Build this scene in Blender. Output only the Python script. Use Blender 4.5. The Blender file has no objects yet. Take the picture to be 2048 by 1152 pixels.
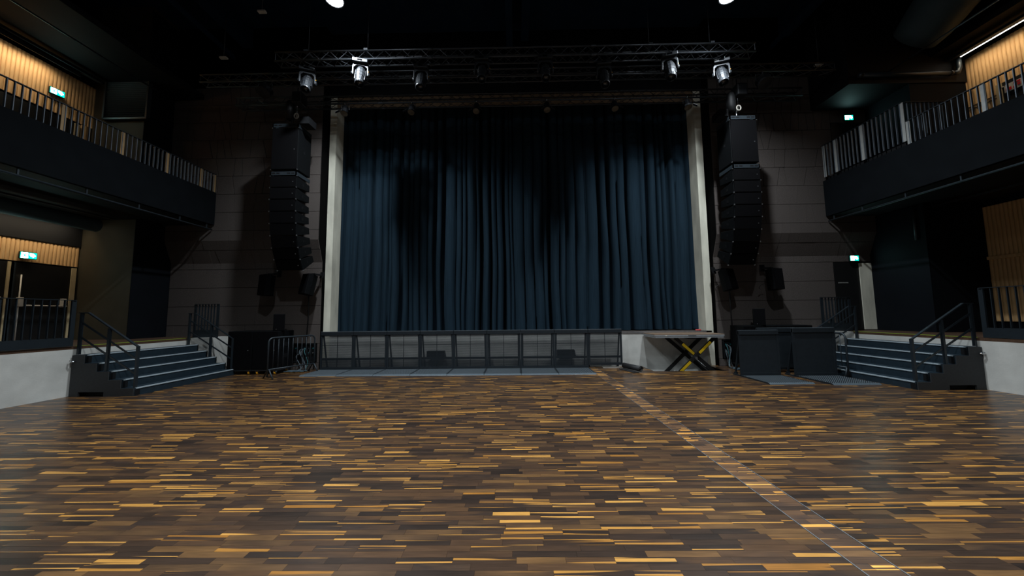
import bpy, bmesh, math, random
from mathutils import Vector, Matrix
S = bpy.context.scene
COL = S.collection
PI = math.pi
rng = random.Random(7)

# ------------------------------------------------------------------ camera
F_PX, YAW, PITCH, ROLL, EYE = 660.9, -.0122, .0807, -.0106, 1.6
cy_, sy_, cp_, sp_ = math.cos(YAW), math.sin(YAW), math.cos(PITCH), math.sin(PITCH)
CF = Vector((sy_*cp_, cy_*cp_, sp_))
_r = Vector((cy_, -sy_, 0)); _u = _r.cross(CF)
CR = _r*math.cos(ROLL) + _u*math.sin(ROLL)
CU = _u*math.cos(ROLL) - _r*math.sin(ROLL)
cam_d = bpy.data.cameras.new('camera'); cam = bpy.data.objects.new('camera', cam_d); COL.objects.link(cam)
cam_d.sensor_width = 36; cam_d.lens = F_PX*36/2048; cam_d.clip_start = .05; cam_d.clip_end = 200
M = Matrix.Identity(4)
for i in range(3):
    M[i][0] = CR[i]; M[i][1] = CU[i]; M[i][2] = -CF[i]
M[0][3], M[1][3], M[2][3] = 0, 0, EYE
cam.matrix_world = M
S.camera = cam

def project(p):
    v = Vector(p) - Vector((0, 0, EYE)); d = v.dot(CF)
    if d < .05: return None
    return 1024 + F_PX*v.dot(CR)/d, 576 - F_PX*v.dot(CU)/d

# ------------------------------------------------------------------ world, exposure
w = bpy.data.worlds.new('world'); S.world = w; w.use_nodes = True
bg = w.node_tree.nodes['Background']
bg.inputs[0].default_value = (.25, .45, .7, 1); bg.inputs[1].default_value = .002
S.view_settings.view_transform = 'Standard'; S.view_settings.look = 'None'
S.view_settings.exposure = 0.0; S.view_settings.gamma = 1; S.view_settings.use_curve_mapping = False

# ------------------------------------------------------------------ materials
def lin(c):
    return tuple(((x/255)/12.92 if x/255 <= .04045 else ((x/255+.055)/1.055)**2.4) for x in c)
MATS = {}
def mat(name, rgb, rough=.6, metal=0, var=.15, scale=6, bump=0, bscale=60, emit=None, es=0, sheen=0, spec=.5, stretch=(1, 1, 1)):
    if name in MATS: return MATS[name]
    m = bpy.data.materials.new(name); m.use_nodes = True
    nt = m.node_tree; N = nt.nodes; L = nt.links; b = N['Principled BSDF']
    c = lin(rgb)
    tc = N.new('ShaderNodeTexCoord'); mp = N.new('ShaderNodeMapping'); L.new(tc.outputs['Object'], mp.inputs[0])
    mp.inputs['Scale'].default_value = stretch
    nz = N.new('ShaderNodeTexNoise'); nz.inputs['Scale'].default_value = scale; nz.inputs['Detail'].default_value = 5
    L.new(mp.outputs[0], nz.inputs['Vector'])
    rp = N.new('ShaderNodeValToRGB'); L.new(nz.outputs[0], rp.inputs[0])
    rp.color_ramp.elements[0].position = .3; rp.color_ramp.elements[1].position = .7
    rp.color_ramp.elements[0].color = (*[x*(1-var) for x in c], 1)
    rp.color_ramp.elements[1].color = (*[min(1, x*(1+var)) for x in c], 1)
    L.new(rp.outputs[0], b.inputs['Base Color'])
    b.inputs['Roughness'].default_value = rough; b.inputs['Metallic'].default_value = metal
    b.inputs['Specular IOR Level'].default_value = spec
    if sheen:
        b.inputs['Sheen Weight'].default_value = sheen; b.inputs['Sheen Roughness'].default_value = .4
        b.inputs['Sheen Tint'].default_value = (*c, 1)
    if bump:
        n2 = N.new('ShaderNodeTexNoise'); n2.inputs['Scale'].default_value = bscale; n2.inputs['Detail'].default_value = 3
        L.new(mp.outputs[0], n2.inputs['Vector'])
        bp = N.new('ShaderNodeBump'); bp.inputs['Strength'].default_value = bump; bp.inputs['Distance'].default_value = .01
        L.new(n2.outputs[0], bp.inputs['Height']); L.new(bp.outputs[0], b.inputs['Normal'])
    if emit:
        b.inputs['Emission Color'].default_value = (*emit, 1); b.inputs['Emission Strength'].default_value = es
    MATS[name] = m
    return m

concrete = mat('concrete', (190, 190, 185), .75, 0, .14, 2.2, .15, 40, spec=.3)
concrete_raw = mat('concrete_formwork', (212, 210, 194), .8, 0, .2, 3, .2, 30, spec=.25, stretch=(1, 1, .35))
fibre = mat('wood_wool_panel', (84, 78, 75), .95, 0, .35, 90, .5, 160, spec=.1)
fibre_gap = mat('panel_backing', (8, 8, 8), .95, 0, .2, 5, spec=.05)
black = mat('black_paint', (9, 11, 14), .7, 0, .2, 3, spec=.25)
ceil_m = mat('ceiling_haze_blue', (22, 42, 62), .85, 0, .2, 2, spec=.15)  # bluish haze under the ceiling is put into this colour
navy = mat('dark_wall_paint', (12, 16, 21), .75, 0, .12, 2, spec=.12)
olive = mat('olive_grey_paint', (70, 66, 54), .7, 0, .12, 2, spec=.25)
fascia_m = mat('fascia_paint', (15, 18, 21), .8, 0, .12, 3, spec=.05)
steel = mat('anthracite_steel', (46, 54, 60), .45, .3, .12, 8, spec=.5)
stair_m = mat('stair_steel', (27, 42, 52), .6, .2, .15, 12, spec=.4)
stair_side = mat('stair_side_steel', (46, 48, 50), .6, .2, .12, 30, .1, 200, spec=.4)
nosing_m = mat('nosing_strip', (176, 190, 198), .5, .3, .1, 20)
rail_m = mat('railing_steel', (30, 38, 44), .45, .2, .12, 8)
alu = mat('aluminium', (190, 192, 196), .32, .9, .1, 14)
truss_m = mat('truss_black_aluminium', (62, 66, 71), .4, .5, .15, 6)
speaker_m = mat('speaker_black', (11, 13, 15), .6, 0, .15, 20, .2, 250, spec=.1)
grille_m = mat('speaker_grille', (10, 10, 12), .75, 0, .2, 200, .3, 400, spec=.05)
plastic = mat('black_plastic', (22, 24, 27), .55, 0, .15, 10)
head_m = mat('fixture_grey', (43, 46, 50), .42, .2, .12, 8)
head_d = mat('fixture_dark', (34, 36, 40), .4, .2, .12, 8)
glass_d = mat('lens_glass', (8, 9, 12), .08, 0, .1, 5, spec=.8)
chrome = mat('chrome', (200, 204, 208), .2, 1, .05, 10)
curtain_m = mat('stage_velvet', (31, 46, 57), .95, 0, .16, 5, .15, 120, sheen=.25, spec=.05, stretch=(6, 6, .25))
yellow = mat('wheel_yellow', (238, 168, 24), .5, 0, .1, 10)
slat_m = mat('oak_slat', (208, 170, 120), .6, 0, .14, 7, .1, 60, spec=.3, stretch=(3, 3, .4))
slat_back = mat('oak_slat_backing', (178, 142, 96), .8, 0, .15, 7, spec=.2)
white_p = mat('white_paint', (205, 200, 190), .5, 0, .06, 8)
red_p = mat('red_sign', (205, 30, 34), .5, 0, .08, 8)
lime = mat('lime_tape', (150, 185, 40), .6, 0, .1, 10)
cable_m = mat('cable_black', (20, 21, 23), .5, 0, .2, 20)
cable_w = mat('cable_pale', (84, 98, 106), .5, 0, .2, 20)
cable_c = mat('cable_teal', (30, 92, 96), .5, 0, .2, 20)
rubber = mat('black_mat', (24, 25, 27), .6, 0, .2, 20, .2, 90)
duct_m = mat('duct_fabric', (60, 78, 84), .7, 0, .12, 4, .1, 20)
lamp_e = mat('lamp_lens', (255, 255, 255), .4, 0, 0, 5, emit=(.86, .94, 1), es=60)
strip_e = mat('led_strip', (255, 255, 250), .4, 0, 0, 5, emit=(1, .93, .8), es=14)
sign_g = mat('exit_green', (0, 130, 90), .4, 0, .02, 5, emit=(.0, .66, .46), es=2.2)
sign_w = mat('exit_white', (240, 255, 255), .4, 0, .02, 5, emit=(.55, 1, 1), es=38)
concrete_floor = mat('platform_floor', (74, 54, 40), .5, 0, .25, 6, stretch=(1, 12, 1))
beige = mat('beige_frame', (196, 178, 140), .6, 0, .06, 6)
lift_wood = mat('lift_plywood', (118, 98, 80), .6, 0, .2, 7, stretch=(1, 9, 1))
tread_m = mat('tread_aluminium', (34, 41, 46), .45, .3, .12, 10)

def hazard():
    m = bpy.data.materials.new('hazard_tape'); m.use_nodes = True
    nt = m.node_tree; N = nt.nodes; L = nt.links; b = N['Principled BSDF']
    tc = N.new('ShaderNodeTexCoord'); wv = N.new('ShaderNodeTexWave')
    wv.bands_direction = 'X'; wv.inputs['Scale'].default_value = 11
    wv.inputs['Distortion'].default_value = 0
    L.new(tc.outputs['Object'], wv.inputs[0])
    rp = N.new('ShaderNodeValToRGB'); rp.color_ramp.interpolation = 'CONSTANT'
    rp.color_ramp.elements[0].color = (*lin((16, 16, 14)), 1); rp.color_ramp.elements[1].color = (*lin((238, 196, 10)), 1)
    rp.color_ramp.elements[1].position = .42
    L.new(wv.outputs[0], rp.inputs[0]); L.new(rp.outputs[0], b.inputs['Base Color'])
    b.inputs['Roughness'].default_value = .5
    return m
hazard_m = hazard()

def plank_mat(name, gain):
    m = bpy.data.materials.new(name); m.use_nodes = True
    nt = m.node_tree; N = nt.nodes; L = nt.links; b = N['Principled BSDF']
    at = N.new('ShaderNodeAttribute'); at.attribute_name = 'rnd'
    geo = N.new('ShaderNodeNewGeometry')
    def math_(op, a, bb):
        n = N.new('ShaderNodeMath'); n.operation = op
        for i, x in enumerate((a, bb)):
            if x is None: continue
            if isinstance(x, (int, float)): n.inputs[i].default_value = x
            else: L.new(x, n.inputs[i])
        return n.outputs[0]
    r = at.outputs['Fac']
    r2 = math_('FRACT', math_('MULTIPLY', r, 91.7), None)
    r3 = math_('FRACT', math_('MULTIPLY', r, 517.3), None)
    cmb = N.new('ShaderNodeCombineXYZ'); off = math_('MULTIPLY', r, 83.0)
    L.new(off, cmb.inputs[0]); L.new(math_('MULTIPLY', r2, 61.0), cmb.inputs[1])
    def noise(sx, sy, detail, dist=0):
        mp = N.new('ShaderNodeVectorMath'); mp.operation = 'MULTIPLY'; mp.inputs[1].default_value = (sx, sy, 0)
        L.new(geo.outputs['Position'], mp.inputs[0])
        ad = N.new('ShaderNodeVectorMath'); ad.operation = 'ADD'; L.new(mp.outputs[0], ad.inputs[0]); L.new(cmb.outputs[0], ad.inputs[1])
        nz = N.new('ShaderNodeTexNoise'); nz.inputs['Scale'].default_value = 1; nz.inputs['Detail'].default_value = detail
        nz.inputs['Distortion'].default_value = dist
        L.new(ad.outputs[0], nz.inputs['Vector']); return nz.outputs[0]
    tone = N.new('ShaderNodeValToRGB'); el = tone.color_ramp.elements
    cols = [(0, (28, 24, 23)), (.2, (47, 37, 31)), (.4, (64, 48, 37)), (.56, (84, 61, 42)), (.68, (53, 42, 36)), (.84, (98, 72, 46)), (1, (132, 96, 56))]
    while len(el) < len(cols): el.new(.5)
    for e, (p, c) in zip(el, cols): e.position = p; e.color = (*[x*gain for x in lin(c)], 1)
    soft = noise(2.2, 9, 3)
    L.new(math_('ADD', math_('MULTIPLY', r, .72), math_('MULTIPLY', soft, .3)), tone.inputs[0])
    # sapwood bands
    sap = noise(.5, 30, 1.5, .2)
    thr = math_('ADD', math_('MULTIPLY', r3, -.30), .80)
    fac = N.new('ShaderNodeMapRange'); fac.inputs['From Min'].default_value = 0; fac.inputs['From Max'].default_value = .025
    L.new(math_('SUBTRACT', sap, thr), fac.inputs['Value'])
    mix = N.new('ShaderNodeMix'); mix.data_type = 'RGBA'
    L.new(fac.outputs[0], mix.inputs[0]); L.new(tone.outputs[0], mix.inputs[6])
    gold = N.new('ShaderNodeValToRGB'); gold.color_ramp.elements[0].color = (*[x*gain for x in lin((146, 98, 42))], 1)
    gold.color_ramp.elements[1].color = (*[x*gain for x in lin((196, 144, 72))], 1)
    L.new(r2, gold.inputs[0]); L.new(gold.outputs[0], mix.inputs[7])
    grain = noise(5, 190, 3)
    mul = N.new('ShaderNodeMix'); mul.data_type = 'RGBA'; mul.blend_type = 'MULTIPLY'; mul.inputs[0].default_value = 1
    gr = N.new('ShaderNodeMapRange'); gr.inputs['To Min'].default_value = .62; gr.inputs['To Max'].default_value = 1.3
    gr.inputs['From Min'].default_value = .25; gr.inputs['From Max'].default_value = .75
    L.new(grain, gr.inputs['Value'])
    L.new(mix.outputs[2], mul.inputs[6])
    cg = N.new('ShaderNodeCombineColor')
    for i in range(3): L.new(gr.outputs[0], cg.inputs[i])
    L.new(cg.outputs[0], mul.inputs[7]); L.new(mul.outputs[2], b.inputs['Base Color'])
    rg = N.new('ShaderNodeMapRange'); rg.inputs['To Min'].default_value = .25; rg.inputs['To Max'].default_value = .38
    L.new(soft, rg.inputs['Value']); L.new(rg.outputs[0], b.inputs['Roughness'])
    b.inputs['Specular IOR Level'].default_value = .4
    return m
plank_m = plank_mat('parquet', .92)
plank_l = plank_mat('parquet_cover', 1.75)

# ------------------------------------------------------------------ mesh helpers
class MB:
    def __init__(s): s.v = []; s.f = []
    def quad(s, a, b, c, d):
        n = len(s.v); s.v += [tuple(a), tuple(b), tuple(c), tuple(d)]; s.f.append((n, n+1, n+2, n+3)); return s
    def box(s, x0, x1, y0, y1, z0, z1):
        n = len(s.v)
        s.v += [(x, y, z) for z in (z0, z1) for y in (y0, y1) for x in (x0, x1)]
        s.f += [tuple(n+i for i in q) for q in ((0, 2, 3, 1), (4, 5, 7, 6), (0, 1, 5, 4), (2, 6, 7, 3), (0, 4, 6, 2), (1, 3, 7, 5))]
        return s
    def bar(s, p, q, w, h, up=(0, 0, 1)):
        p, q = Vector(p), Vector(q); d = (q-p).normalized(); up = Vector(up)
        if abs(d.dot(up)) > .98: up = Vector((0, 1, 0)) if abs(d.y) < .9 else Vector((1, 0, 0))
        a = d.cross(up).normalized()*w/2; b = a.cross(d).normalized()*h/2
        n = len(s.v)
        for e in (p, q):
            s.v += [tuple(e+a+b), tuple(e-a+b), tuple(e-a-b), tuple(e+a-b)]
        s.f += [(n, n+1, n+2, n+3), (n+7, n+6, n+5, n+4)] + [(n+i, n+4+i, n+4+(i+1) % 4, n+(i+1) % 4) for i in range(4)]
        return s
    def path(s, pts, r, n=8, closed=False, cap=True):
        pts = [Vector(p) for p in pts]; k = len(pts); base = len(s.v); prev = None
        for i, p in enumerate(pts):
            if closed: d = pts[(i+1) % k]-pts[i-1]
            else: d = pts[min(i+1, k-1)]-pts[max(i-1, 0)]
            d.normalize()
            if prev is None:
                a = d.cross(Vector((0, 0, 1)) if abs(d.z) < .9 else Vector((1, 0, 0))).normalized()
            else: a = (prev - d*prev.dot(d)).normalized()
            prev = a; b = d.cross(a); rr = r[i] if isinstance(r, (list, tuple)) else r
            for j in range(n):
                t = 2*PI*j/n; s.v.append(tuple(p + a*math.cos(t)*rr + b*math.sin(t)*rr))
        for i in range(k if closed else k-1):
            for j in range(n):
                s.f.append((base+i*n+j, base+i*n+(j+1) % n, base+((i+1) % k)*n+(j+1) % n, base+((i+1) % k)*n+j))
        if cap and not closed:
            s.f.append(tuple(base+j for j in reversed(range(n)))); s.f.append(tuple(base+(k-1)*n+j for j in range(n)))
        return s
    def tube(s, p, q, r, n=8): return s.path([p, q], r, n)
    def lathe(s, prof, o=(0, 0, 0), axis=(0, 0, 1), n=16):
        o = Vector(o); ax = Vector(axis).normalized()
        a = ax.cross(Vector((1, 0, 0)) if abs(ax.x) < .9 else Vector((0, 1, 0))).normalized(); b = ax.cross(a)
        base = len(s.v)
        for r, h in prof:
            for j in range(n):
                t = 2*PI*j/n; s.v.append(tuple(o + ax*h + (a*math.cos(t)+b*math.sin(t))*max(r, 1e-4)))
        for i in range(len(prof)-1):
            for j in range(n):
                s.f.append((base+i*n+j, base+i*n+(j+1) % n, base+(i+1)*n+(j+1) % n, base+(i+1)*n+j))
        s.f.append(tuple(base+j for j in reversed(range(n)))); s.f.append(tuple(base+(len(prof)-1)*n+j for j in range(n)))
        return s
    def prism(s, poly, off):
        n = len(s.v); k = len(poly); off = Vector(off)
        s.v += [tuple(p) for p in poly] + [tuple(Vector(p)+off) for p in poly]
        s.f.append(tuple(range(n, n+k))); s.f.append(tuple(reversed(range(n+k, n+2*k))))
        for i in range(k): s.f.append((n+i, n+k+i, n+k+(i+1) % k, n+(i+1) % k))
        return s
    def mesh(s, name, m, off=None, smooth=False):
        me = bpy.data.meshes.new(name)
        vs = s.v if off is None else [(x-off[0], y-off[1], z-off[2]) for x, y, z in s.v]
        me.from_pydata(vs, [], s.f)
        bm = bmesh.new(); bm.from_mesh(me); bmesh.ops.recalc_face_normals(bm, faces=bm.faces); bm.to_mesh(me); bm.free()
        if smooth:
            for p in me.polygons: p.use_smooth = True
        if m: me.materials.append(m)
        return me
    def build(s, name, m, parent=None, smooth=False, bevel=0, loc=None):
        off = ORG.get(parent.name, (0, 0, 0)) if parent else (0, 0, 0)
        if loc is not None and not parent: off = loc
        me = s.mesh(name, m, off, smooth)
        o = bpy.data.objects.new(name, me); COL.objects.link(o)
        if parent: o.parent = parent
        elif loc is not None: o.location = loc
        ORG[o.name] = off
        if bevel:
            bv = o.modifiers.new('bevel', 'BEVEL'); bv.width = bevel; bv.segments = 2; bv.limit_method = 'ANGLE'
        return o
ORG = {}
def tag(o, label, cat=None, group=None, kind=None):
    if label: o['label'] = label
    if cat: o['category'] = cat
    if group: o['group'] = group
    if kind: o['kind'] = kind
    return o
def thing(name, label, cat, loc=(0, 0, 0), rot=None, group=None, local=False):
    o = bpy.data.objects.new(name, None); COL.objects.link(o); o.empty_display_size = .1
    o.location = loc
    if rot: o.rotation_euler = rot
    ORG[o.name] = (0, 0, 0) if (local or rot) else tuple(loc)
    return tag(o, label, cat, group)
def struct(mb, name, m, label, parent=None, **k):
    o = mb.build(name, m, parent, **k)
    if not parent: tag(o, label, None, None, 'structure')
    return o
def dup(root, loc, rot=None, label=None):
    def cp(o, par):
        c = o.copy(); COL.objects.link(c); c.parent = par; ORG[c.name] = ORG.get(o.name, (0, 0, 0))
        for ch in o.children: cp(ch, c)
        return c
    kids = list(root.children)
    r = root.copy(); COL.objects.link(r); ORG[r.name] = (0, 0, 0)
    for ch in kids: cp(ch, r)
    r.location = loc
    if rot is not None: r.rotation_euler = rot
    if label: r['label'] = label
    return r
def lamp(kind, name, loc, energy, color, size=.1, size_y=None, rot=None, target=None, spot=None, blend=.3):
    d = bpy.data.lights.new(name, kind); d.energy = energy; d.color = color
    if kind == 'AREA':
        d.shape = 'RECTANGLE'; d.size = size; d.size_y = size_y or size; d.spread = math.radians(125)
    else: d.shadow_soft_size = size
    if kind == 'SPOT': d.spot_size = spot; d.spot_blend = blend
    o = bpy.data.objects.new(name, d); COL.objects.link(o); o.location = loc
    if target is not None: o.rotation_euler = (Vector(target)-Vector(loc)).to_track_quat('-Z', 'Y').to_euler()
    elif rot: o.rotation_euler = rot
    return o

# ------------------------------------------------------------------ room shell
XL, XR, YW = -9.35, 9.44, 10.17
PIT = (3.8, 5.8, 9.4, 10.3)
b = MB()
b.box(-9.6, PIT[0], -9, 10.6, -.2, -.012).box(PIT[1], 9.7, -9, 10.6, -.2, -.012).box(PIT[0], PIT[1], -9, PIT[2], -.2, -.012)
floor = struct(b, 'floor', mat('floor_base', (34, 25, 19), .6, 0, .2, 4), 'dark parquet floor of the hall')
pm = MB().box(PIT[0], PIT[1], PIT[2], 10.34, -.42, -.36).box(PIT[0]-.04, PIT[0], PIT[2], 10.3, -.36, -.02).box(PIT[1], PIT[1]+.04, PIT[2], 10.3, -.36, -.02).box(PIT[0], PIT[1], PIT[2]-.04, PIT[2], -.36, -.02)
pm.build('pit_lining', concrete, floor)

RNDS = {}
def planks():
    pieces = []
    wv = .0572; y = .55; g = .0006; row = 0
    while y < 10.28:
        y1 = min(y+wv, 10.3)
        segs = [(XL, 2.11, 0), (2.124, 2.356, 1)]
        if y1 > PIT[2]-.001: segs += [(2.37, PIT[0]-.0, 0), (PIT[1], XR, 0)]
        else: segs += [(2.37, XR, 0)]
        if y1 > 6.93 and y < 9.4: segs = [(-8.0, 2.11, 0), (2.124, 2.356, 1)] + [(2.37, min(8.08, c), 0) if i == 0 else (a, 8.08, 0) for i, (a, c, _) in enumerate(segs[2:])]
        for a, c, k in segs:
            x = a
            first = True
            while x < c-.01:
                ln = rng.uniform(.28, .5) if k == 0 else rng.choice((.09, .15, .233, .233))
                if first and k == 0: ln *= rng.random()*.9+.1; first = False
                x1 = min(x+ln, c)
                if c-x1 < .06: x1 = c
                pieces.append((x+g, x1-g, y+g, y1-g, k, rng.random()))
                x = x1
        y = y1; row += 1
    def area(p):
        pts = [project(q) for q in ((p[0], p[2], 0), (p[1], p[2], 0), (p[1], p[3], 0), (p[0], p[3], 0))]
        if any(q is None for q in pts): return 0
        cx = sum(q[0] for q in pts)/4; cy = sum(q[1] for q in pts)/4
        if not (0 < cx < 2048 and 0 < cy < 1152): return 0
        return abs(sum(pts[i][0]*pts[(i+1) % 4][1]-pts[(i+1) % 4][0]*pts[i][1] for i in range(4)))/2
    pieces.sort(key=area, reverse=True)
    big, rest = pieces[:300], pieces[300:]
    def add(mb, p, off):
        x0, x1, y0, y1, k, r = p; zt = -.0004*((r*37) % 1); n = len(mb.v)
        mb.v += [(x-off[0], yy-off[1], z) for z in (-.012, zt) for yy in (y0, y1) for x in (x0, x1)]
        mb.f += [tuple(n+i for i in q) for q in ((4, 5, 7, 6), (0, 1, 5, 4), (2, 6, 7, 3), (0, 4, 6, 2), (1, 3, 7, 5))]
    def fin(mb, name, rs, mats, mi, loc):
        me = bpy.data.meshes.new(name); me.from_pydata(mb.v, [], mb.f)
        for m_ in mats: me.materials.append(m_)
        a = me.attributes.new('rnd', 'FLOAT', 'FACE'); a.data.foreach_set('value', rs)
        me.polygons.foreach_set('material_index', mi)
        o = bpy.data.objects.new(name, me); COL.objects.link(o); o.parent = floor; o.location = loc
        return o
    for p in big:
        mb = MB(); loc = ((p[0]+p[1])/2, (p[2]+p[3])/2, 0); add(mb, p, loc)
        fin(mb, 'plank', [p[5]]*5, [plank_l if p[4] else plank_m], [0]*5, loc)
    mb = MB(); rs = []; mi = []
    for p in rest: add(mb, p, (0, 0)); rs += [p[5]]*5; mi += [p[4]]*5
    o = fin(mb, 'plank_field', rs, [plank_m, plank_l], mi, (0, 0, 0)); o['kind'] = 'stuff'
planks()
for x in (2.117, 2.363):
    MB().box(x-.0045, x+.0045, .5, 9.93, -.012, .0015).build('edge_strip', alu, floor)

# ceiling and far shell (dark, mostly above the frame)
struct(MB().box(-13, 13, -9, 16, 11, 11.2), 'ceiling', ceil_m, 'black painted hall ceiling')
cm = bpy.data.objects['ceiling']
for x in (-8.6, 8.6):
    MB().box(x-.15, x+.15, -9, 10, 10.3, 11).build('beam', ceil_m, cm)
    MB().box(x-.45, x-.4, -9, 10, 9.9, 10.05).build('cable_tray', ceil_m, cm)
MB().box(-.22, -.02, -3, 10, 10.2, 11).build('beam', ceil_m, cm)
MB().box(.25, .5, -3, 10, 10.4, 11).build('beam', ceil_m, cm)
struct(MB().box(-13, 13, -9.2, -9, -.2, 11), 'wall_rear', navy, 'dark rear wall behind the viewer')

# back walls with fibre panels
def prof(z):
    if z <= 3.3: return YW
    if z >= 3.97: return YW-.25
    return YW - .25*(z-3.3)/.67
COURSES = [-.0, .21, .79, 1.37, 1.95, 2.53, 3.11, 3.69, 4.28, 4.86, 5.44, 6.02, 6.6, 7.2, 7.78, 8.36, 8.94]
def backwall(name, xa, xb, label, cut):
    b = MB(); zs = [0, 3.3, 3.97, 11]
    for z0, z1 in zip(zs, zs[1:]):
        n = len(b.v)
        b.v += [(xa, prof(z0)+.03, z0), (xb, prof(z0)+.03, z0), (xb, 10.6, z0), (xa, 10.6, z0), (xa, prof(z1)+.03, z1), (xb, prof(z1)+.03, z1), (xb, 10.6, z1), (xa, 10.6, z1)]
        b.f += [(n, n+1, n+5, n+4), (n+1, n+2, n+6, n+5), (n+3, n, n+4, n+7), (n+2, n+3, n+7, n+6)]
    wl = struct(b, name, fibre_gap, label)
    for ci, (z0, z1) in enumerate(zip(COURSES, COURSES[1:])):
        for (lo, hi, za, zb) in cut(z0, z1):
            tilt = .05 if z1 < 3.2 else (.16 if z0 > 5 else .1)
            xs = [(lo, lo)]; x = lo + rng.uniform(.15, .5)
            while x < hi-.2:
                d = rng.uniform(-tilt, tilt); xs.append((x-d/2, x+d/2)); x += rng.choice((.22, .34, .5, .62))*rng.uniform(.85, 1.2)
            xs.append((hi, hi))
            g = .0012 if z1 < 3.2 else (.003 if z0 < 5.3 else .011)
            for (a0, a1), (c0, c1) in zip(xs, xs[1:]):
                a0 += g; a1 += g; c0 -= g; c1 -= g
                zz = [za+.006] + [k for k in (3.3, 3.97) if za+.02 < k < zb-.02] + [zb-.006]
                t = lambda z: (z-za)/(zb-za)
                lv = [((a0+(a1-a0)*t(z)), (c0+(c1-c0)*t(z)), z) for z in zz]
                mb = MB(); n = len(zz); cx = (a0+c0)/2; pr_ = rng.uniform(-.003, .003)
                cen = (cx, prof((za+zb)/2), (za+zb)/2)
                for l, r, z in lv: mb.v += [(l, prof(z)+pr_, z), (r, prof(z)+pr_, z), (r, prof(z)+.031, z), (l, prof(z)+.031, z)]
                for i in range(n-1):
                    q = i*4
                    for j in range(4): mb.f.append((q+j, q+(j+1) % 4, q+4+(j+1) % 4, q+4+j))
                mb.f.append((0, 3, 2, 1)); mb.f.append(tuple((n-1)*4+j for j in range(4)))
                me = mb.mesh('wall_panel', fibre, cen)
                o = bpy.data.objects.new('wall_panel', me); COL.objects.link(o); o.parent = wl; o.location = cen
    return wl
def cutL(z0, z1):
    if z1 < .9: return [(-10.85, -6.9, z0, z1), (-6.12, -6.06, z0, z1)] if z1 > .3 else [(-10.85, -6.06, z0, z1)]
    return [(-10.85, -6.06, z0, z1)]
wall_bl = backwall('wall_back_left', -10.9, -6.06, 'dark fibre panel wall left of the stage opening', cutL)
def cutR(z0, z1):
    if z1 < .3: return [(6.1, 9.73, z0, z1)]
    if z1 < .9: return [(6.1, 6.2, z0, z1), (6.72, 9.73, z0, z1)]
    if z1 < 3.2: return [(6.1, 9.73, z0, z1)]
    if 5.3 < z0 < 7: return [(6.1, 9.79, z0, z1)]
    if 7.1 < z0 < 7.5: return [(6.1, 9.79, z0, z1), (9.79, 10.9, 7.42, z1)]
    return [(6.1, 10.9, z0, z1)]
wall_br = backwall('wall_back_right', 6.1, 10.95, 'dark fibre panel wall right of the stage opening', cutR)
# doors in the right back wall
d = MB().box(9.76, 10.5, YW+.005, YW+.028, 1.05, 3.1); dr = struct(d, 'door_1', mat('door_black', (6, 7, 8), .6), 'black door beside the lower right exit sign')
MB().box(9.84, 10.14, YW-.001, YW+.004, 2.45, 2.485).build('door_sign', mat('small_sign', (120, 120, 116), .5), dr)
MB().box(10.5, 10.86, YW-.02, YW+.03, 1.05, 3.06).build('concrete_jamb', concrete_raw, wall_br)
struct(MB().box(9.8, 10.9, YW-.245, YW-.22, 5.45, 7.41), 'door_2', mat('door_black', (6, 7, 8)), 'black upper doorway on the right gallery landing')

# proscenium frame
b = MB().box(-6.03, -5.82, 10.3, 10.75, 0, 8.8); ws = struct(b, 'wall_proscenium', concrete_raw, 'pale concrete frame around the stage opening')
MB().box(5.83, 6.05, 10.3, 10.75, -.36, 8.8).build('column', concrete_raw, ws)
MB().box(-5.82, 5.83, 10.3, 10.38, 8.45, 8.8).build('lintel', mat('lintel_shaded_concrete', (112, 92, 70), .8), ws)  # concrete lintel; the shade of the trusses is put into this brown colour
MB().box(-6.06, 6.1, 10.25, 10.75, 8.8, 11).build('upper_wall', black, ws)
# stage
struct(MB().box(-6.0, 6.0, 10.3, 15.5, 1.0, 1.05), 'floor_stage', mat('stage_floor', (58, 52, 47), .6), 'dark stage floor behind the curtain')
MB().box(-5.82, 5.83, 10.285, 10.3, .985, 1.055).build('stage_edge_strip', alu, bpy.data.objects['floor_stage'])
struct(MB().box(-5.82, 5.83, 10.3, 10.42, -.4, 1.0), 'wall_stage_front', concrete, 'pale concrete front wall of the stage')
struct(MB().box(-6.2, 6.2, 15.5, 15.7, 1, 11).box(-6.2, -6.03, 10.75, 15.5, 1, 11).box(6.05, 6.2, 10.75, 15.5, 1, 11), 'wall_stage_back', black, 'black walls of the stage house')

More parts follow.
